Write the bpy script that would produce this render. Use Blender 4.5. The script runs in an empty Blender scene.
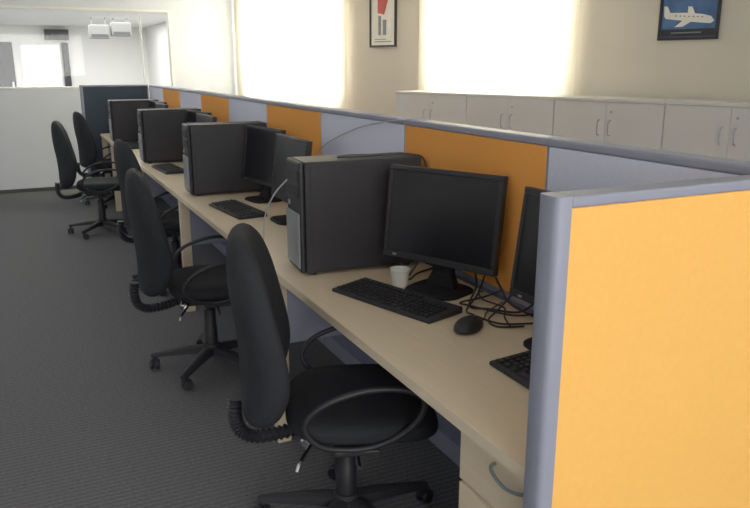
import bpy, bmesh, math, random
from mathutils import Vector, Matrix
random.seed(4)
R = math.radians
S = bpy.context.scene
C = S.collection
H = 1.48
DT = 0.74          # desk top height
PT = 1.280         # partition top height

# ---------------------------------------------------------------- mesh helper
class MB:
    def __init__(s): s.v = []; s.f = []
    def add(s, vs, fs):
        o = len(s.v); s.v += [tuple(v) for v in vs]; s.f += [tuple(i + o for i in f) for f in fs]; return s
    def box(s, x0, x1, y0, y1, z0, z1, M=None):
        vs = [Vector((x, y, z)) for z in (z0, z1) for y in (y0, y1) for x in (x0, x1)]
        if M is not None: vs = [M @ v for v in vs]
        return s.add(vs, [(0,2,3,1),(4,5,7,6),(0,1,5,4),(2,6,7,3),(0,4,6,2),(1,3,7,5)])
    def loft(s, rings, cap=True, closed=False):
        n = len(rings[0]); vs = [p for r in rings for p in r]; fs = []
        m = len(rings)
        for i in range(m if closed else m - 1):
            a = i * n; b = ((i + 1) % m) * n
            for j in range(n):
                k = (j + 1) % n
                fs.append((a + j, a + k, b + k, b + j))
        if cap and not closed:
            fs.append(tuple(range(n))[::-1]); fs.append(tuple(range((m - 1) * n, m * n)))
        return s.add(vs, fs)
    def tube(s, pts, r, n=8, closed=False):
        pts = [Vector(p) for p in pts]; m = len(pts); rings = []
        up = None
        for i, p in enumerate(pts):
            if closed: t = pts[(i + 1) % m] - pts[(i - 1) % m]
            else: t = pts[min(i + 1, m - 1)] - pts[max(i - 1, 0)]
            t = t.normalized()
            if up is None:
                up = Vector((0, 0, 1)) if abs(t.z) < .9 else Vector((1, 0, 0))
            a = (up - t * up.dot(t)).normalized(); b = t.cross(a); up = a
            rr = r[i] if isinstance(r, (list, tuple)) else r
            rings.append([p + (a * math.cos(2*math.pi*j/n) + b * math.sin(2*math.pi*j/n)) * rr for j in range(n)])
        return s.loft(rings, True, closed)
    def lathe(s, prof, n=24, c=(0,0,0), M=None):
        c = Vector(c); rings = []
        for r, z in prof:
            ring = [Vector((max(r, 1e-4) * math.cos(2*math.pi*j/n), max(r, 1e-4) * math.sin(2*math.pi*j/n), z)) for j in range(n)]
            if M is not None: ring = [M @ p for p in ring]
            rings.append([p + c for p in ring])
        return s.loft(rings)
    def build(s, name, mat, parent=None, bevel=0, seg=2, smooth=False, sub=0, ang=35):
        me = bpy.data.meshes.new(name); me.from_pydata(s.v, [], s.f); me.update()
        bm = bmesh.new(); bm.from_mesh(me); bmesh.ops.recalc_face_normals(bm, faces=bm.faces); bm.to_mesh(me); bm.free()
        if smooth:
            me.polygons.foreach_set('use_smooth', [True] * len(me.polygons))
            if ang: me.set_sharp_from_angle(angle=R(ang))
        me.materials.append(mat)
        o = bpy.data.objects.new(name, me); C.objects.link(o)
        if parent: o.parent = parent
        if bevel:
            m = o.modifiers.new('bevel', 'BEVEL'); m.width = bevel; m.segments = seg; m.limit_method = 'ANGLE'; m.angle_limit = R(40)
        if sub:
            m = o.modifiers.new('subd', 'SUBSURF'); m.levels = sub; m.render_levels = sub
        return o

def spline(pts, k=8, closed=False):
    pts = [Vector(p) for p in pts]; n = len(pts); out = []
    for i in range(n if closed else n - 1):
        g = (lambda j: pts[j % n]) if closed else (lambda j: pts[min(max(j, 0), n - 1)])
        p0, p1, p2, p3 = g(i-1), g(i), g(i+1), g(i+2)
        for q in range(k):
            t = q / k
            out.append(0.5 * ((2*p1) + (p2-p0)*t + (2*p0-5*p1+4*p2-p3)*t*t + (3*p1-p0-3*p2+p3)*t**3))
    if not closed: out.append(pts[-1])
    return out

def empty(name, loc, rz=0, label=None, cat=None, group=None):
    o = bpy.data.objects.new(name, None); C.objects.link(o)
    o.location = loc; o.rotation_euler = (0, 0, R(rz)); o.empty_display_size = .1
    tag(o, label, cat, group); return o
def tag(o, label=None, cat=None, group=None):
    if label: o['label'] = label
    if cat: o['category'] = cat
    if group: o['group'] = group
    return o
def struct(name, mb, mat, **k):
    o = mb.build(name, mat, **k); o['kind'] = 'structure'; return o
def copy_tree(o, parent=None):
    c = o.copy(); C.objects.link(c)
    if parent: c.parent = parent
    for ch in list(o.children): copy_tree(ch, c)
    return c
def place(proto, first, loc, rz, label):
    o = proto if first else copy_tree(proto)
    o.location = loc; o.rotation_euler = (0, 0, R(rz)); o['label'] = label
    return o

# ---------------------------------------------------------------- materials
def mat(name, col, rough=.5, metal=0, var=.06, scale=12, bump=0, bscale=300, spec=.5, emit=0, stretch=None):
    m = bpy.data.materials.new(name); m.use_nodes = True; nt = m.node_tree; N = nt.nodes; L = nt.links
    b = N['Principled BSDF']
    tc = N.new('ShaderNodeTexCoord'); src = tc.outputs['Object']
    if stretch:
        mp = N.new('ShaderNodeMapping'); mp.inputs['Scale'].default_value = stretch; L.new(src, mp.inputs['Vector']); src = mp.outputs['Vector']
    nz = N.new('ShaderNodeTexNoise'); nz.inputs['Scale'].default_value = scale; nz.inputs['Detail'].default_value = 4
    L.new(src, nz.inputs['Vector'])
    cr = N.new('ShaderNodeValToRGB'); L.new(nz.outputs['Fac'], cr.inputs['Fac'])
    cr.color_ramp.elements[0].position = .3; cr.color_ramp.elements[1].position = .7
    cr.color_ramp.elements[0].color = tuple(max(0, c * (1 - var)) for c in col) + (1,)
    cr.color_ramp.elements[1].color = tuple(min(1, c * (1 + var)) for c in col) + (1,)
    L.new(cr.outputs['Color'], b.inputs['Base Color'])
    b.inputs['Roughness'].default_value = rough; b.inputs['Metallic'].default_value = metal
    b.inputs['Specular IOR Level'].default_value = spec
    if bump:
        n2 = N.new('ShaderNodeTexNoise'); n2.inputs['Scale'].default_value = bscale; L.new(tc.outputs['Object'], n2.inputs['Vector'])
        bp = N.new('ShaderNodeBump'); bp.inputs['Strength'].default_value = bump; bp.inputs['Distance'].default_value = .002
        L.new(n2.outputs['Fac'], bp.inputs['Height']); L.new(bp.outputs['Normal'], b.inputs['Normal'])
    if emit:
        b.inputs['Emission Color'].default_value = tuple(col) + (1,); b.inputs['Emission Strength'].default_value = emit
    return m
def lin(r, g, b):
    f = lambda c: ((c/255 + .055)/1.055)**2.4 if c/255 > .04045 else c/255/12.92
    return (f(r), f(g), f(b))

m_wall = mat('cream_paint', lin(198, 192, 180), .8, var=.02, scale=2, bump=.1)
m_wallfar = mat('white_paint', lin(214, 219, 230), .8, var=.02, scale=2, bump=.1)
m_wallob = mat('lobby_white_paint', lin(234, 233, 228), .8, var=.02, scale=2, bump=.1)
m_ceil = mat('ceiling_paint', lin(225, 225, 220), .9, var=.02)
m_base = mat('dark_skirting', lin(72, 71, 72), .6)
m_orange = mat('orange_fabric', lin(255, 170, 82), .9, var=.03, scale=90, bump=.2, bscale=900, spec=.15)
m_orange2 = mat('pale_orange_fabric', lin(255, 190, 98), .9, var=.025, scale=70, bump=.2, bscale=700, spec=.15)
m_lav = mat('pale_blue_grey_fabric', lin(222, 226, 248), .9, var=.03, scale=90, bump=.2, bscale=900, spec=.15)
m_teal = mat('dark_blue_fabric', lin(62, 72, 86), .9, var=.05, scale=90, bump=.3, bscale=900, spec=.15)
m_low = mat('slate_lower_panel', lin(112, 120, 146), .8, var=.05, scale=60)
m_rail = mat('grey_aluminium_rail', lin(146, 150, 170), .5, metal=.1, var=.03)
m_wood = mat('pale_beech_laminate', lin(228, 209, 180), .42, var=.03, scale=9, stretch=(6, .6, 6))
m_edge = mat('beech_edge_band', lin(230, 212, 184), .5, var=.03, scale=9, stretch=(6, .6, 6))
m_black = mat('black_plastic', lin(34, 34, 40), .5, var=.04)
m_blackm = mat('matt_black_plastic', lin(38, 38, 44), .65, var=.04)
m_case = mat('black_painted_steel', lin(37, 37, 44), .6, var=.03)
m_fab = mat('black_upholstery', lin(38, 40, 46), .85, var=.08, scale=60, bump=.25, bscale=700, spec=.3)
m_screen = mat('dark_lcd_screen', lin(22, 23, 29), .3, var=.03, spec=.4)
m_foot = mat('dull_black_plastic', lin(30, 30, 35), .7, var=.05, spec=.25)
m_silver = mat('silver_plastic', lin(150, 154, 162), .4, metal=.3, var=.04)
m_chrome = mat('chrome', lin(190, 190, 195), .2, metal=1, var=.02)
m_cup = mat('white_paper', lin(236, 234, 228), .7, var=.02)
m_cab = mat('white_laminate', lin(196, 195, 194), .5, var=.02, scale=3)
m_white = mat('white_frame_paint', lin(232, 232, 228), .5, var=.02)
m_greyw = mat('light_grey_cable', lin(165, 165, 168), .5, var=.03)
m_ac = mat('off_white_plastic', lin(128, 128, 126), .5, var=.03)
m_red = mat('print_red', lin(190, 78, 70), .5)
m_pgrey = mat('print_grey', lin(120, 128, 132), .5)
m_paper = mat('print_white', lin(224, 222, 214), .5)
m_blue = mat('print_blue', lin(60, 98, 146), .5, var=.3, scale=9)
m_dark = mat('print_dark', lin(24, 28, 40), .5)

def emis(name, col, st):
    m = bpy.data.materials.new(name); m.use_nodes = True; nt = m.node_tree; N = nt.nodes; L = nt.links
    b = N['Principled BSDF']; b.inputs['Base Color'].default_value = (.8, .8, .8, 1)
    tc = N.new('ShaderNodeTexCoord'); nz = N.new('ShaderNodeTexNoise'); nz.inputs['Scale'].default_value = 1.5
    L.new(tc.outputs['Object'], nz.inputs['Vector'])
    mr = N.new('ShaderNodeMapRange'); mr.inputs['To Min'].default_value = st * .92; mr.inputs['To Max'].default_value = st * 1.08
    L.new(nz.outputs['Fac'], mr.inputs['Value']); L.new(mr.outputs['Result'], b.inputs['Emission Strength'])
    b.inputs['Emission Color'].default_value = tuple(col) + (1,)
    return m
m_sky = emis('daylight_glass', (1, .98, .88), 20.0)
m_sky2 = emis('lobby_daylight', (.9, .97, 1), 1.2)
def bloommat():
    m = bpy.data.materials.new('translucent_blind_fabric'); m.use_nodes = True; nt = m.node_tree; N = nt.nodes; L = nt.links
    N.remove(N['Principled BSDF']); o = N['Material Output']
    tr = N.new('ShaderNodeBsdfTranslucent'); tr.inputs['Color'].default_value = (.95, .92, .80, 1)
    df = N.new('ShaderNodeBsdfDiffuse')
    tc = N.new('ShaderNodeTexCoord'); nz = N.new('ShaderNodeTexNoise'); nz.inputs['Scale'].default_value = 3
    cr = N.new('ShaderNodeValToRGB'); cr.color_ramp.elements[0].color = lin(198, 193, 180) + (1,); cr.color_ramp.elements[1].color = lin(206, 201, 188) + (1,)
    L.new(tc.outputs['Object'], nz.inputs['Vector']); L.new(nz.outputs['Fac'], cr.inputs['Fac']); L.new(cr.outputs['Color'], df.inputs['Color'])
    x = N.new('ShaderNodeMixShader'); x.inputs[0].default_value = .45; L.new(df.outputs[0], x.inputs[1]); L.new(tr.outputs[0], x.inputs[2])
    L.new(x.outputs[0], o.inputs['Surface']); return m
m_bloom = bloommat()  # cloth of the added sheets that imitate window bloom

def carpet():
    m = bpy.data.materials.new('ribbed_grey_carpet'); m.use_nodes = True; nt = m.node_tree; N = nt.nodes; L = nt.links
    b = N['Principled BSDF']; tc = N.new('ShaderNodeTexCoord')
    mp = N.new('ShaderNodeMapping'); mp.inputs['Scale'].default_value = (80, 150, 1); L.new(tc.outputs['Object'], mp.inputs['Vector'])
    n1 = N.new('ShaderNodeTexNoise'); n1.inputs['Scale'].default_value = 1; n1.inputs['Detail'].default_value = 2; L.new(mp.outputs['Vector'], n1.inputs['Vector'])
    w = N.new('ShaderNodeTexWave'); w.wave_type = 'BANDS'; w.bands_direction = 'Y'; w.inputs['Scale'].default_value = 12; w.inputs['Distortion'].default_value = 0
    L.new(tc.outputs['Object'], w.inputs['Vector'])
    mx = N.new('ShaderNodeMath'); mx.operation = 'MULTIPLY_ADD'; mx.inputs[1].default_value = .24; L.new(w.outputs['Fac'], mx.inputs[0]); L.new(n1.outputs['Fac'], mx.inputs[2])
    cr = N.new('ShaderNodeValToRGB'); L.new(mx.outputs[0], cr.inputs['Fac'])
    cr.color_ramp.elements[0].position = .25; cr.color_ramp.elements[0].color = lin(72, 73, 76) + (1,)
    cr.color_ramp.elements[1].position = .95; cr.color_ramp.elements[1].color = lin(124, 125, 129) + (1,)
    L.new(cr.outputs['Color'], b.inputs['Base Color']); b.inputs['Roughness'].default_value = .95; b.inputs['Specular IOR Level'].default_value = .12
    bp = N.new('ShaderNodeBump'); bp.inputs['Strength'].default_value = .2; bp.inputs['Distance'].default_value = .002
    L.new(mx.outputs[0], bp.inputs['Height']); L.new(bp.outputs['Normal'], b.inputs['Normal'])
    return m
m_carpet = carpet()
def glassmat():
    m = bpy.data.materials.new('clear_glass'); m.use_nodes = True; nt = m.node_tree; N = nt.nodes; L = nt.links
    N.remove(N['Principled BSDF']); o = N['Material Output']
    t = N.new('ShaderNodeBsdfTransparent'); t.inputs['Color'].default_value = (.97, .98, .98, 1)
    g = N.new('ShaderNodeBsdfGlossy'); g.inputs['Roughness'].default_value = .03
    fr = N.new('ShaderNodeFresnel'); fr.inputs['IOR'].default_value = 1.3
    x = N.new('ShaderNodeMixShader'); L.new(fr.outputs['Fac'], x.inputs[0]); L.new(t.outputs[0], x.inputs[1]); L.new(g.outputs[0], x.inputs[2])
    L.new(x.outputs[0], o.inputs['Surface']); return m
m_glass = glassmat()

# ---------------------------------------------------------------- room shell
struct('floor', MB().box(-2.6, 6.6, -2.6, 9.86, -.1, 0), m_carpet)
struct('ceiling', MB().box(-2.6, 6.6, -2.6, 9.86, 2.7, 2.8), m_ceil)
struct('wall_left', MB().box(-2.75, -2.6, -2.75, 9.9, -.1, 2.8), m_wallfar)
struct('wall_back', MB().box(-2.6, 6.6, -2.75, -2.6, -.1, 2.8), m_wallfar)
FW = 9.76
far = MB()
far.box(-2.6, 1.81, FW, FW + .12, 0, 1.22); far.box(-2.6, 1.81, FW, FW + .12, 2.16, 2.7); far.box(1.81, 2.76, FW, FW + .12, 0, 2.7)
struct('wall_far', far, m_wallfar)
struct('baseboard_far', MB().box(-2.6, 2.68, FW - .012, FW, 0, .045), m_base)
# interior glazed opening
fr = MB()
fr.box(-2.6, 1.81, FW - .01, FW + .13, 1.22, 1.245); fr.box(-2.6, 1.81, FW - .01, FW + .13, 2.13, 2.16)
fr.box(1.785, 1.815, FW - .01, FW + .13, 1.245, 2.13); fr.box(1.445, 1.46, FW + .03, FW + .09, 1.245, 2.13)
w3 = struct('window_3', fr, m_white, bevel=.004)
MB().box(-2.6, 1.785, FW + .055, FW + .061, 1.245, 2.13).build('pane', m_glass, w3)
# lobby beyond the glass
struct('floor_lobby', MB().box(-3, 5, FW + .12, 18.6, -.1, 0), m_carpet)
struct('ceiling_lobby', MB().box(-3, 5, FW + .12, 18.6, 2.36, 2.46), m_wallob)
struct('wall_lobby', MB().box(-3, 5, 18.5, 18.6, 0, 2.36), m_wallob)
struct('wall_lobby_left', MB().box(-3.1, -3, FW, 18.6, 0, 2.46), m_wallob)
struct('wall_lobby_right', MB().box(2.85, 2.95, FW + .12, 18.6, 0, 2.46), m_wallob)
d1 = struct('door_1', MB().box(-.8, -.02, 18.44, 18.5, 0, 2.0), m_dark, bevel=.005)
MB().box(-.1, -.06, 18.38, 18.44, .95, 1.15).build('door_handle', m_chrome, d1)
wl = MB(); wl.box(.12, .95, 18.45, 18.5, .75, .8); wl.box(.12, .95, 18.45, 18.5, 1.93, 1.98); wl.box(.12, .16, 18.45, 18.5, .8, 1.93); wl.box(.91, .95, 18.45, 18.5, .8, 1.93)
w4 = struct('window_4', wl, m_white)
MB().box(.16, .91, 18.47, 18.49, .8, 1.93).build('pane', m_sky2, w4)
struct('trim_1', MB().box(.98, 1.12, 18.42, 18.5, 0, 2.0), m_dark)
t = empty('wall_speaker', (.90, 18.5, 2.06), 0, 'small black box mounted high on lobby wall beyond the glass', 'speaker')
MB().box(-.25, .25, -.2, 0, 0, .22).build('housing', m_black, t, bevel=.01)
MB().box(-.23, .23, -.21, -.2, .02, .20).build('grille', m_blackm, t)
def aircon(x, y, z, label):
    t = empty('air_conditioner', (x, y, z), 0, label, 'air conditioner', 'air conditioners in the lobby')
    MB().box(-.18, .18, -.12, .12, 0, .25).build('housing', m_ac, t, bevel=.03, seg=3)
    MB().box(-.15, .15, -.128, -.119, .03, .08).build('louvre', m_base, t)
    for s in (-1, 1): MB().box(s*.12 - .01, s*.12 + .01, -.02, .02, .24, 2.36 - z).build('hanger', m_pgrey, t)
aircon(1.47, 15, 1.98, 'left and lower of two ceiling-hung air conditioners beyond the glass')
aircon(1.86, 15, 2.03, 'right and higher of two ceiling-hung air conditioners beyond the glass')

# skewed window wall: local x = along the wall, local y = outwards
WO = (2.7, 9.76, 0); WA = math.degrees(math.atan2(-.961, .276)); ca, sa = math.cos(R(WA)), math.sin(R(WA))
def W(k, off=0, z=0): return (WO[0] + ca*k - sa*off, WO[1] + sa*k + ca*off, z)
def onwall(o, k=0, off=0, z=0): o.location = W(k, off, z); o.rotation_euler = (0, 0, R(WA)); return o
win = [(.24, 2.12, 1.12, 2.42), (3.58, 5.0, 1.30, 2.42), (8.3, 10.0, 1.30, 2.42)]  # last window is out of view, added for its light
wr = MB(); k0 = -.1
for a, b, z0, z1 in win:
    wr.box(k0, a, 0, .22, 0, 2.7); wr.box(a, b, 0, .22, 0, z0); wr.box(a, b, 0, .22, z1, 2.7); k0 = b
wr.box(k0, 13.2, 0, .22, 0, 2.7)
onwall(struct('wall_right', wr, m_wall))
onwall(struct('baseboard_right', MB().box(0, 13, -.012, 0, 0, .06), m_base))
for i, (a, b, z0, z1) in enumerate(win):
    f = MB(); w = .02
    f.box(a, b, .12, .18, z0, z0 + w); f.box(a, b, .12, .18, z1 - w, z1); f.box(a, a + w, .12, .18, z0 + w, z1 - w); f.box(b - w, b, .12, .18, z0 + w, z1 - w)
    o = onwall(struct('window_%d' % (1, 2, 5)[i], f, m_white))
    MB().box(a + w, b - w, .14, .15, z0 + w, z1 - w).build('pane', m_sky, o)
    ov = .18; dd = .085
    oa = .24 if i == 0 else ov
    q = MB(); q.add([(a - oa, -dd, z0 - .15), (b + ov, -dd, z0 - .15), (b + ov, -dd, z1 + .15), (a - oa, -dd, z1 + .15)], [(0, 1, 2, 3)])
    q.build('blind', m_bloom, o)  # added sheet wider than the opening, blurs window edges into a glow
    MB().tube([(a - oa, -dd - .005, z1 + .15), (b + ov, -dd - .005, z1 + .15)], .025, 14).build('blind_roller', m_white, o, smooth=True)  # roller carrying the added sheet

# pictures on the wall
def picture(k, z, w, h, name, label):
    t = empty(name, (0, 0, 0), 0, label, 'picture'); onwall(t, k, -.001, z)
    f = MB(); b = .020
    f.box(-w/2, w/2, -.025, 0, 0, b); f.box(-w/2, w/2, -.025, 0, h - b, h); f.box(-w/2, -w/2 + b, -.025, 0, b, h - b); f.box(w/2 - b, w/2, -.025, 0, b, h - b)
    f.build('frame', m_black, t, bevel=.003)
    return t
t = picture(2.80, 1.675, .40, .60, 'framed_poster', 'portrait black-framed white poster with red motif between the two windows')
p = MB().box(-.18, .18, -.012, -.004, .02, .58).build('print', m_paper, t)
q = MB(); q.add([(-.08, -.014, .34), (.02, -.014, .32), (.08, -.014, .46), (.08, -.014, .55), (-.08, -.014, .55)], [(0, 1, 2, 3, 4)]); q.build('red_motif', m_red, p)
q = MB(); q.box(-.07, -.03, -.015, -.0125, .12, .31); q.box(.0, .05, -.015, -.0125, .12, .27); q.build('grey_motif', m_pgrey, p)
q = MB(); q.box(-.13, .13, -.015, -.0125, .05, .06); q.box(-.13, .05, -.015, -.0125, .075, .083); q.build('caption_lines', m_pgrey, p)
t = picture(6.04, 1.665, .44, .36, 'framed_photograph', 'landscape black-framed blue photograph of a white aircraft, right of the windows')
p = MB().box(-.2, .2, -.012, -.004, .02, .34).build('print', m_blue, t)
q = MB()
q.add([(x, -.014, z) for x, z in ((-.17, .150), (-.10, .140), (.05, .120), (.16, .108), (.185, .125), (.16, .155), (.10, .172), (-.02, .186), (-.14, .190), (-.165, .235), (-.19, .238), (-.185, .17))], [tuple(range(12))])
q.add([(x, -.0145, z) for x, z in ((-.02, .150), (.06, .145), (-.04, .092), (-.10, .09))], [(0, 1, 2, 3)])
q.add([(x, -.0145, z) for x, z in ((-.01, .168), (.05, .165), (.02, .225), (-.01, .228))], [(0, 1, 2, 3)])
q.build('aircraft_shape', m_paper, p)
q = MB()
for k in range(7): q.box(-.10 + k*.032, -.088 + k*.032, -.0165, -.0147, .164 - k*.0022, .170 - k*.0022)
q.build('aircraft_windows', m_dark, p)
q = MB(); q.box(-.195, .195, -.0155, -.0125, .024, .075); q.build('dark_band', m_dark, p)
q = MB(); q.box(-.12, .10, -.018, -.0155, .046, .054); q.build('caption_line', m_pgrey, p)

# low cabinets under the windows
def cabinet():
    t = empty('storage_cabinet', (0, 0, 0), 0, 'x', 'cabinet', 'white cabinets along the window wall')
    MB().box(.002, .898, .02, .34, .06, 1.23).build('body', m_cab, t)
    MB().box(.001, .899, 0, .34, 1.23, 1.255).build('top_board', m_cab, t, bevel=.003)
    MB().box(.02, .88, .05, .34, 0, .06).build('plinth', m_base, t)
    for s, a, b in ((-1, .003, .449), (1, .451, .897)):
        d = MB().box(a, b, .003, .019, .07, 1.227).build('door', m_cab, t, bevel=.0015)
        hx = .45 + s * .045
        MB().tube(spline([(hx, .004, .99), (hx, -.024, 1.0), (hx, -.028, 1.045), (hx, -.024, 1.09), (hx, .004, 1.10)], 5), .004, 8).build('handle', m_silver, d, smooth=True)
        if s > 0: MB().lathe([(0, 0), (.009, 0), (.009, .005), (0, .005)], 12, (hx, .003, 1.16), Matrix.Rotation(R(90), 3, 'X')).build('lock', m_silver, d)
    return t
cab0 = cabinet()
cl = ['white double-door cabinet at the far end of the row, nearest the left window', 'white double-door cabinet second from the far end of the row', 'white double-door cabinet under the right end of the second window',
      'white double-door cabinet directly below the blue aircraft picture', 'white double-door cabinet nearest the camera, cut by the right edge of the photo']
for i in range(5):
    o = place(cab0, i == 0, (0, 0, 0), 0, cl[i]); onwall(o, 3.44 + i * .9, -.432, 0)

# ---------------------------------------------------------------- partitions
ys = [.99, 1.70, 2.59, 3.50, 4.41, 5.33, 6.23, 7.13, 8.03, 8.93]
nm = ['pale blue-grey partition panel behind the orange end screen', 'orange partition panel behind the nearest fully visible monitor', 'pale blue-grey partition panel behind the nearest computer tower, grey wire looped over it',
      'orange partition panel, second orange one along the spine behind the monitors', 'pale blue-grey partition panel behind the second computer tower', 'orange partition panel behind the third pair of monitors',
      'pale blue-grey partition panel behind the third computer tower', 'orange partition panel near the far end, above the fourth pair of monitors', 'pale blue-grey partition panel at the very far end of the spine']
for i in range(9):
    a, b = ys[i], ys[i+1]; L = b - a
    t = empty('partition_panel', (1.395, a, 0), 0, nm[i], 'partition')
    up = m_lav if i % 2 == 0 else m_orange
    MB().box(-.031, .031, .006, L - .006, DT + .03, PT - .024).build('fabric_tile', up, t, bevel=.004)
    MB().box(-.029, .029, .012, L - .012, .08, DT + .01).build('lower_tile', m_low, t, bevel=.004)
    MB().box(-.034, .034, .001, L - .001, PT - .024, PT).build('top_rail', m_rail, t, bevel=.006)
    f = MB(); f.box(-.028, .028, .001, .006, 0, PT - .025); f.box(-.028, .028, L - .006, L - .001, 0, PT - .025); f.box(-.03, .03, .012, L - .012, 0, .08); f.box(-.03, .03, .012, L - .012, DT + .01, DT + .03)
    f.build('frame', m_rail, t)
def endpanel(x0, x1, y0, y1, tile, label, z1=PT):
    t = empty('end_screen', (x0, y0, 0), 0, label, 'partition'); Lx = x1 - x0; T = y1 - y0
    MB().box(.028, Lx - .012, .002, T - .002, .08, z1 - .02).build('fabric_tile', tile, t, bevel=.004)
    prof = [(.030, 0), (.010, 0), (.003, .004), (0, .012), (0, T - .012), (.003, T - .004), (.010, T), (.030, T)]
    ring = lambda z: [(x, y, z) for x, y in prof]
    MB().loft([ring(0), ring(z1)]).build('edge_post', m_rail, t, smooth=True, ang=50)
    MB().box(.030, Lx, -.001, T + .001, z1 - .02, z1).build('top_rail', m_rail, t, bevel=.005, seg=3)
    MB().box(.030, Lx, .002, T - .002, 0, .08).build('bottom_rail', m_rail, t)
    MB().box(Lx - .012, Lx, 0, T, .08, z1 - .02).build('end_post', m_rail, t)
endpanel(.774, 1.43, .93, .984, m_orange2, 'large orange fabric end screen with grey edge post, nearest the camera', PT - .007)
endpanel(.62, 1.36, 8.94, 8.99, m_teal, 'dark blue end screen closing the far end of the desk row')

# ---------------------------------------------------------------- desks
DX0, DX1 = .790, 1.36
dy = [.992, 2.61, 4.42, 6.23, 8.03, 8.93]
dl = ['beech desk nearest the camera with white cup, keyboard and mouse on it', 'beech desk second along the row, behind the nearest computer tower', 'beech desk third along the row, beyond the second computer tower',
      'beech desk fourth along the row, beyond the third computer tower', 'short beech desk at the far end against the dark blue screen']
for i in range(5):
    a, b = dy[i] + .001, dy[i+1] - .001; L = b - a
    t = empty('office_desk', (DX0, a, 0), 0, dl[i], 'desk', 'beech desks in the row')
    MB().box(.003, DX1 - DX0 - .001, 0, L, DT - .028, DT).build('worktop', m_wood, t, bevel=.002)
    MB().box(0, .003, 0, L, DT - .028, DT - .0005).build('edge_band', m_edge, t)
    for y0 in ([0] if i else []) + [L - .025]:
        MB().box(.01, .065, y0, y0 + .025, 0, DT - .028).build('leg', m_wood, t, bevel=.002)
        MB().box(.065, DX1 - DX0 - .01, y0 + .005, y0 + .02, .42, DT - .028).build('bracket', m_rail, t, bevel=.002)
t = empty('drawer_pedestal', (.825, 1.0, 0), 0, 'beech drawer pedestal under the nearest desk beside the orange end screen', 'drawers')
MB().box(.018, .48, 0, .28, .03, .70).build('body', m_wood, t, bevel=.002)
for z0, z1 in ((.56, .695), (.36, .55), (.05, .35)):
    d = MB().box(0, .018, .003, .277, z0, z1).build('drawer', m_wood, t, bevel=.002)
    zc = z1 - .025
    MB().tube(spline([(0, .022, zc), (-.016, .027, zc - .008), (-.02, .08, zc - .02), (-.016, .133, zc - .008), (0, .138, zc)], 6), .004, 8).build('handle', m_pgrey, d, smooth=True)
for x in (.05, .43):
    for y in (.04, .24): MB().lathe([(0, 0), (.018, 0), (.018, .03), (0, .03)], 12, (x, y, 0)).build('foot', m_black, t)

# ---------------------------------------------------------------- monitors
def monitor():
    t = empty('monitor', (0, 0, 0), 0, 'x', 'monitor', 'flat black monitors along the desks')
    w, h, zb = .455, .318, .095
    T = Matrix.Translation((-.03, 0, zb)) @ Matrix.Rotation(R(7), 4, 'Y')
    hs = MB(); b = .017
    hs.box(-.006, .016, -w/2, w/2, 0, h, T)
    hs.box(-.012, -.006, -w/2, w/2, 0, b + .006, T); hs.box(-.012, -.006, -w/2, w/2, h - b, h, T)
    hs.box(-.012, -.006, -w/2, -w/2 + b, b + .006, h - b, T); hs.box(-.012, -.006, w/2 - b, w/2, b + .006, h - b, T)
    o = hs.build('housing', m_black, t, bevel=.003)
    bk = MB(); bk.loft([[T @ Vector((x, y*s, h/2 + z*s2)) for y, z in ((-1, -1), (1, -1), (1, 1), (-1, 1))] for x, s, s2 in ((.016, .20, .13), (.035, .14, .09))])
    bk.build('back_cover', m_blackm, t, bevel=.004)
    MB().box(-.0085, -.0062, -w/2 + b + .0005, w/2 - b - .0005, b + .0065, h - b - .0005, T).build('screen', m_screen, t)
    MB().box(-.014, -.012, w/2 - .06, w/2 - .045, .007, .013, T).build('power_button', m_silver, t)
    nk = MB(); nk.loft([[(x - .01, y, z) for x, y in ((xa, -ya), (xb, -ya), (xb, ya), (xa, ya))] for xa, xb, ya, z in ((-.01, .035, .06, .012), (.005, .035, .04, .06), (.02, .045, .035, .2))])
    nk.build('neck', m_foot, t, bevel=.005)
    ft = MB(); n = 28
    rg = lambda s, z: [(-.015 + .09*s*math.copysign(abs(math.cos(a))**.5, math.cos(a)), .105*s*math.copysign(abs(math.sin(a))**.5, math.sin(a)), z) for a in [2*math.pi*j/n for j in range(n)]]
    ft.loft([rg(1, 0), rg(1, .006), rg(.93, .012), rg(.4, .015)]); ft.build('foot', m_foot, t, smooth=True)
    return t
mon0 = monitor()
ml = [(1.235, 2.06, 24, 'black monitor facing the camera, in front of the orange panel beside the nearest computer tower'),
      (1.272, 1.44, 1, 'black monitor half hidden behind the grey post of the orange end screen'),
      (1.165, 3.38, 0, 'black monitor seen nearly edge-on just beyond the nearest computer tower'),
      (1.215, 4.0, 9, 'black monitor standing against the second computer tower'),
      (1.165, 5.22, 2, 'black monitor nearer of the two between second and third computer towers'),
      (1.215, 5.70, 9, 'black monitor standing against the third computer tower'),
      (1.165, 7.02, 2, 'black monitor nearer of the two between third and fourth computer towers'),
      (1.215, 7.52, 9, 'black monitor standing against the fourth computer tower')]
for i, (x, y, rz, l) in enumerate(ml): place(mon0, i == 0, (x, y, DT), rz, l)

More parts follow.
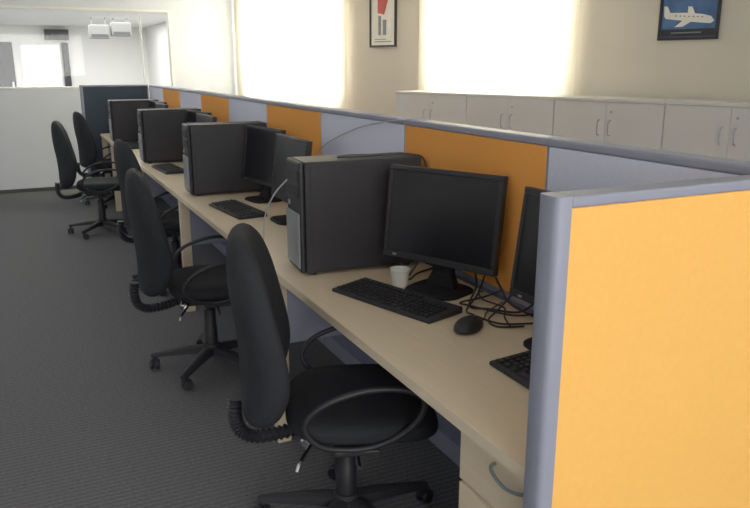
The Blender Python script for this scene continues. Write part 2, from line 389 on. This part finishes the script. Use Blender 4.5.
# ---------------------------------------------------------------- computer towers
def tower():
    t = empty('computer_tower', (0, 0, 0), 0, 'x', 'computer', 'black computer towers on the desks')
    D, Wd, Hh = .472, .18, .415
    MB().box(.02, D, -Wd/2, Wd/2, .012, Hh).build('case', m_case, t, bevel=.004)
    fb = MB(); fb.box(0, .019, -Wd/2, Wd/2, .012, Hh); fz = fb.build('front_bezel', m_black, t, bevel=.012, seg=3)
    gr = MB().box(-.006, .0, -Wd/2 + .006, Wd/2 - .006, .03, .23).build('silver_grille', m_silver, t, bevel=.004)
    for k in range(2): MB().box(-.004, .0, -.073, .073, .342 - k*.055, .384 - k*.055).build('drive_bay', m_blackm, fz, bevel=.002)
    MB().lathe([(0, 0), (.011, 0), (.009, .004), (0, .004)], 16, (-.0005, .05, .255), Matrix.Rotation(R(-90), 3, 'Y')).build('power_button', m_silver, fz)
    MB().box(.04, D - .03, -Wd/2 - .002, -Wd/2, .03, Hh - .015).build('side_cover', m_case, t, bevel=.001)
    MB().box(D, D + .002, -.07, .07, .05, .38).build('rear_plate', m_silver, t)
    for x in (.05, D - .05):
        for y in (-.065, .065): MB().lathe([(0, 0), (.014, 0), (.014, .012), (0, .012)], 12, (x, y, 0)).build('foot', m_blackm, t)
    return t
tw0 = tower()
tl = [(.862, 2.50, -4, 'black computer tower nearest the camera with silver lower front'), (.85, 4.37, -2, 'second computer tower from the camera, behind the keyboard on the second desk'),
      (.828, 6.03, -1, 'third computer tower from the camera, beyond the second pushed-in chair'), (.80, 7.85, 0, 'fourth and farthest computer tower, near the dark blue end screen')]
for i, (x, y, rz, l) in enumerate(tl): place(tw0, i == 0, (x, y, DT), rz, l)

# ---------------------------------------------------------------- keyboards, mouse, cup
def keyboard():
    t = empty('keyboard', (0, 0, 0), 0, 'x', 'keyboard', 'black keyboards on the desks')
    L, D = .45, .155
    b = MB(); b.add([(-D/2, -L/2, 0), (D/2, -L/2, 0), (D/2, L/2, 0), (-D/2, L/2, 0), (-D/2, -L/2, .012), (D/2, -L/2, .022), (D/2, L/2, .022), (-D/2, L/2, .012)],
                    [(0,3,2,1),(4,5,6,7),(0,1,5,4),(1,2,6,5),(2,3,7,6),(3,0,4,7)])
    b.build('base', m_blackm, t, bevel=.004)
    k = MB(); sl = .010/.155
    def key(x, y, w, d=.0155):
        z = .017 + x*sl
        k.loft([[(x + sx*d/2*s, y + sy*w/2*s, z + zz) for sx, sy in ((-1,-1),(1,-1),(1,1),(-1,1))] for s, zz in ((1, -.001), (.8, .007))])
    for r in range(6):
        x = -.058 + r*.0195 + (.006 if r == 5 else 0)
        if r == 0:
            for y, w in ((.2, .024), (.172, .022), (.144, .022), (.065, .115), (-.01, .022), (-.036, .022), (-.06, .022)): key(x, y, w)
        else:
            for c in range(15): key(x, .2 - c*.0192, .0165)
        if r < 5:
            for c in range(3): key(x, -.1 - c*.0185, .016)
            for c in range(3): key(x, -.158 - c*.0185, .016)
    k.build('keys', m_black, t)
    MB().tube(spline([(D/2 - .002, .06, .01), (D/2 + .004, .07, .005), (D/2 + .004, .12, .0035), (D/2 + .002, .2, .0035)], 5), .0022, 6).build('cord', m_black, t, smooth=True)
    return t
kb0 = keyboard()
for i, (x, y, rz, l) in enumerate([(1.028, 2.01, 17.5, 'black keyboard on the nearest desk below the camera-facing monitor'), (.975, 3.74, 6, 'black keyboard on the second desk in front of the second computer tower'),
        (.94, 5.5, 4, 'black keyboard on the third desk, in front of the third pair of monitors'), (.94, 7.3, 4, 'black keyboard on the fourth desk, in front of the farthest monitors'),
        (1.089, 1.220, 0, 'black keyboard end poking out beside the grey post of the orange end screen')]):
    place(kb0, i == 0, (x, y, DT), rz, l)
def mouse(x, y, rz, label):
    t = empty('computer_mouse', (x, y, DT), rz, label, 'mouse')
    n = 20; rg = lambda s, z, o=0: [(o + .063*s*math.cos(a), .037*s*math.sin(a)*(1 - .12*math.cos(a)), z) for a in [2*math.pi*j/n for j in range(n)]]
    MB().loft([rg(.9, 0), rg(1, .006), rg(1, .014), rg(.88, .025, -.003), rg(.6, .036, -.006), rg(.2, .039, -.008)]).build('shell', m_black, t, smooth=True, sub=1, ang=None)
    MB().lathe([(0, -.003), (.009, -.003), (.009, .003), (0, .003)], 14, (.030, 0, .0265), Matrix.Rotation(R(90), 3, 'X')).build('scroll_wheel', m_silver, t)
    return t
mouse(1.108, 1.688, 30, 'black mouse on the nearest desk beside the keyboard')
MB().tube(spline([(1.164, 1.722, DT+.01), (1.19, 1.735, DT + .003), (1.24, 1.79, DT + .003), (1.34, 1.85, DT + .003)], 8), .0022, 6).build('mouse_cable', m_black, smooth=True)
tag(bpy.data.objects['mouse_cable'], 'thin black cable leading back from the mouse to the partition', 'cable')
cup = MB().lathe([(0, .0), (.026, .0), (.027, .003), (.034, .058), (.0355, .060), (.0345, .062), (.0325, .059), (.025, .006), (0, .006)], 32, (0, 0, 0)).build('paper_cup', m_cup, smooth=True)
cup.location = (1.128, 2.165, DT); tag(cup, 'small white paper cup on the desk behind the keyboard', 'cup')

# ---------------------------------------------------------------- cables
def cable(name, pts, r, m, label, group=None):
    o = MB().tube(spline(pts, 8), r, 7).build(name, m, smooth=True); return tag(o, label, 'cable', group)
z = DT + .005
g = 'tangled black cables'
tl_ = 'black cable in the tangle on the desk between the two nearest monitors'
cable('cable', [(1.31, 2.0, DT+.12), (1.29, 1.93, DT+.05), (1.22, 1.86, z), (1.24, 1.78, z+.01), (1.32, 1.74, z), (1.345, 1.70, DT+.04)], .0035, m_black, tl_, g)
cable('cable', [(1.33, 1.93, DT+.10), (1.27, 1.89, DT+.03), (1.19, 1.83, z), (1.17, 1.76, z+.008), (1.21, 1.68, z), (1.3, 1.64, z)], .003, m_black, tl_, g)
cable('cable', [(1.34, 1.97, z), (1.28, 1.90, DT+.03), (1.25, 1.83, DT+.03), (1.28, 1.76, DT+.02), (1.24, 1.70, z+.01), (1.22, 1.64, z)], .003, m_black, tl_, g)
cable('cable', [(1.345, 1.9, DT+.07), (1.31, 1.82, DT+.06), (1.30, 1.75, DT+.03), (1.34, 1.66, z)], .004, m_black, tl_, g)
cable('cable', [(1.345, 1.86, DT+.04), (1.27, 1.87, DT+.022), (1.21, 1.90, z), (1.20, 1.82, z+.014), (1.27, 1.70, z+.01), (1.34, 1.68, z+.012)], .0032, m_black, tl_, g)
cable('cable', [(1.345, 1.80, DT+.10), (1.33, 1.79, DT+.05), (1.26, 1.76, z+.012), (1.19, 1.71, z+.004), (1.19, 1.66, z), (1.26, 1.63, z)], .003, m_black, tl_, g)
cable('cable', [(1.27, 2.22, DT+.16), (1.25, 2.24, DT+.07), (1.21, 2.25, z), (1.175, 2.235, z), (1.19, 2.205, z), (1.25, 2.26, z), (1.34, 2.30, z)], .0035, m_black, 'black cable curling on the desk beside the paper cup, below the camera-facing monitor')
cable('wire', [(1.345, 3.62, DT+.004), (1.345, 3.6, .92), (1.348, 3.45, 1.08), (1.348, 3.07, 1.20), (1.345, 2.75, 1.257), (1.35, 2.55, 1.28), (1.37, 2.5, 1.285), (1.40, 2.48, 1.285)], .003, m_greyw, 'thin grey wire arching up against the pale panel behind the nearest tower')
cable('wire', [(.795, 2.70, DT+.004), (.797, 2.685, .80), (.80, 2.65, .93), (.82, 2.59, 1.02), (.85, 2.53, 1.08)], .0028, m_greyw, 'thin grey wire rising from the desk edge to the front of the nearest tower')
cable('cable', [(1.02, 2.46, DT+.42), (1.1, 2.43, DT+.422), (1.2, 2.45, DT+.421), (1.3, 2.42, DT+.422), (1.345, 2.38, DT+.39), (1.348, 2.36, DT+.2), (1.348, 2.36, DT+.004)], .0035, m_black, 'black cable lying across the top of the nearest computer tower')

# ---------------------------------------------------------------- office chair
def sq(a, p): return math.copysign(abs(a)**p, a)
def chair():
    t = empty('office_chair', (0, 0, 0), 0, 'x', 'chair', 'black swivel chairs along the desks')
    # five star base
    b = MB()
    b.lathe([(0, .075), (.045, .075), (.05, .10), (.04, .13), (.0, .13)], 20)
    tips = []
    for k in range(5):
        a = R(20 + 72*k); u = Vector((math.cos(a), math.sin(a), 0)); s = Vector((-u.y, u.x, 0)); rings = []
        for r_, w_, zt, hh in ((.03, .03, .12, .04), (.12, .026, .112, .034), (.22, .021, .095, .026), (.29, .018, .082, .02), (.305, .012, .078, .016)):
            c = u*r_
            rings.append([c + s*w_ + Vector((0,0,zt-hh)), c + s*w_*.9 + Vector((0,0,zt-.006)), c + s*w_*.4 + Vector((0,0,zt)), c - s*w_*.4 + Vector((0,0,zt)), c - s*w_*.9 + Vector((0,0,zt-.006)), c - s*w_ + Vector((0,0,zt-hh))])
        b.loft(rings); tips.append((u*.288, a))
    base = b.build('star_base', m_blackm, t, smooth=True, ang=50)
    for i, (p, a) in enumerate(tips):
        c = MB(); aa = a + R(37*i + 20)
        RM = Matrix.Rotation(aa, 3, 'Z') @ Matrix.Rotation(R(90), 3, 'X')
        for off in (-.014, .014):
            o = Matrix.Rotation(aa, 3, 'Z') @ Vector((.012, off, .026))
            c.lathe([(0, -.009), (.022, -.009), (.026, -.004), (.026, .004), (.022, .009), (0, .009)], 16, p + o, RM)
        c.lathe([(0, .03), (.012, .03), (.012, .066), (0, .066)], 10, p)
        c.box(-.012, .026, -.006, .006, .025, .05, Matrix.Translation(p) @ Matrix.Rotation(aa, 4, 'Z'))
        c.build('caster', m_black, base, smooth=True, ang=40)
    MB().lathe([(0, .12), (.033, .12), (.033, .22), (.029, .225), (.029, .31), (.02, .315), (.02, .375), (0, .375)], 20).build('gas_lift', m_black, t, smooth=True, ang=40)
    mech = MB().box(-.15, .09, -.08, .08, .355, .392).build('tilt_mechanism', m_blackm, t, bevel=.01)
    MB().tube([(.02, -.06, .37), (.02, -.20, .366), (.02, -.25, .358)], .006, 8).build('lever', m_chrome, mech, smooth=True)
    MB().tube(spline([(-.10, -.07, .37), (-.13, -.15, .365), (-.15, -.19, .35), (-.16, -.205, .33)], 5), .007, 8).build('lever', m_chrome, mech, smooth=True)
    MB().lathe([(0, 0), (.016, 0), (.02, .01), (.02, .03), (.014, .036), (0, .036)], 16, (-.13, -.085, .374), Matrix.Rotation(R(90), 3, 'X')).build('tension_knob', m_chrome, mech, smooth=True)
    # seat
    n = 40; A, B = .24, .25; rings = []
    for s, zz in ((.15, .400), (.82, .400), (.93, .408), (.99, .424), (1.0, .440), (.97, .460), (.90, .471), (.72, .477), (.42, .474), (.12, .472)):
        ring = []
        for j in range(n):
            a = 2*math.pi*j/n; x = A*s*sq(math.cos(a), .62); y = B*s*sq(math.sin(a), .62)
            dz = -.03*max(0, x/A)**3 + .012*(y/B)**2*(1 if s < .99 else .7) + .008*max(0, -x/A)**2
            ring.append((x + .045, y, zz + dz))
        rings.append(ring)
    MB().loft(rings).build('seat', m_fab, t, smooth=True, ang=None, sub=1)
    # backrest
    rings = []; Hb = .30; zc = .725
    for s, xo in ((.12, .039), (.55, .040), (.85, .038), (.96, .027), (1.0, .003), (.97, -.021), (.88, -.038), (.55, -.050), (.12, -.053)):
        ring = []
        for j in range(n):
            a = 2*math.pi*j/n; cy, cz = sq(math.cos(a), .52), sq(math.sin(a), .60)
            v = cz*s; z_ = zc + Hb*v
            w_ = .24*(1 - .14*max(0, v)**2 - .02*max(0, -v)**2)
            y = w_*s*cy
            cx = -.292 - .012*v + .032*math.exp(-((v + .40)/.5)**2) - .016*v*v + .052*(y/.22)**2
            ring.append((cx + xo*(1.15 - .22*v), y, z_))
        rings.append(ring)
    MB().loft(rings).build('backrest', m_fab, t, smooth=True, ang=None, sub=1)
    # bellows covered back bracket
    path = spline([(-.14, 0, .372), (-.21, 0, .352), (-.29, 0, .345), (-.335, 0, .37), (-.35, 0, .42), (-.345, 0, .48)], 9)
    rr = [.025 if i % 2 else .018 for i in range(len(path))]
    MB().tube(path, rr, 14).build('back_bracket_bellows', m_black, t, smooth=True, ang=60)
    # loop armrests
    for s in (-1, 1):
        y = s*.264
        pts = [(-.03, y - s*.012, .420), (-.10, y, .445), (-.135, y + s*.005, .505), (-.09, y + s*.01, .565), (.02, y + s*.01, .605), (.13, y + s*.01, .608), (.20, y + s*.005, .575), (.19, y, .51), (.13, y - s*.01, .452), (.05, y - s*.015, .420)]
        o = MB().tube(spline(pts, 6, True), .009, 10, True).build('armrest', m_black, t, smooth=True, ang=None)
        MB().box(-.05, .08, min(s*.12, s*.252), max(s*.12, s*.252), .396, .412).build('arm_bracket', m_black, o, bevel=.004)
    return t
ch0 = chair()
cl = [(.835, 1.965, -19, 'nearest black office chair, pushed under the first desk'),
      (.745, 3.48, -6, 'second black office chair from the camera, beside the second computer tower'),
      (.87, 5.04, 0, 'black office chair mostly hidden behind the second chair'),
      (.57, 7.0, -5, 'black office chair pulled out into the aisle near the far wall'),
      (.84, 8.46, 3, 'farthest black office chair, in front of the dark blue end screen')]
for i, (x, y, rz, l) in enumerate(cl): place(ch0, i == 0, (x, y, 0), rz, l)

# ---------------------------------------------------------------- light
def area(name, loc, rot, sx, sy, p, col):
    l = bpy.data.lights.new(name, 'AREA'); l.shape = 'RECTANGLE'; l.size = sx; l.size_y = sy; l.energy = p; l.color = col
    o = bpy.data.objects.new(name, l); C.objects.link(o); o.location = loc; o.rotation_euler = [R(a) for a in rot]; return o
area('ceiling_light_window_side', (2.2, 4.8, 2.66), (0, 0, 0), 1.2, 5, 8, (1, .97, .92))  # added fill for the window wall, no ceiling fitting here
area('ceiling_light_aisle', (-.6, 5.8, 2.66), (0, 0, 0), 1, 5, 15, (.93, .96, 1))  # added cool fill over the aisle, no ceiling fitting here
area('rear_window_light', (.4, -2.4, 1.6), (90, 0, 0), 2.6, 1.4, 102, (1, .97, .92))  # added source behind the camera for the orange screen, no window there
area('lobby_light', (0.5, 13.8, 2.33), (0, 0, 0), 4, 6.5, 420, (1, .99, .97))
for i, (a, b, z0, z1) in enumerate(win[:2]):
    o = area('window_spill_light', (0, 0, 0), (0, 0, 0), (b - a)*.75, (z1 - z0)*.9, 10, (1, .85, .54))  # added lamp turned to the wall, imitates bloom round the window
    o.location = W((a + b)/2, -.36, (z0 + z1)/2 + .05); o.rotation_euler = (R(90), 0, R(WA))
wd = bpy.data.worlds.new('world'); S.world = wd; wd.use_nodes = True
wd.node_tree.nodes['Background'].inputs[0].default_value = (.7, .8, 1, 1); wd.node_tree.nodes['Background'].inputs[1].default_value = .3

# ---------------------------------------------------------------- camera
cd = bpy.data.cameras.new('camera'); cd.sensor_width = 36; cd.lens = 730/750*36; cd.clip_start = .02
cam = bpy.data.objects.new('camera', cd); C.objects.link(cam)
cam.location = (0, 0, H); cam.rotation_euler = (R(90 - 14.4), 0, R(-25.5)); S.camera = cam
S.view_settings.view_transform = 'Standard'; S.view_settings.look = 'None'; S.view_settings.exposure = -.16; S.view_settings.gamma = 1.16
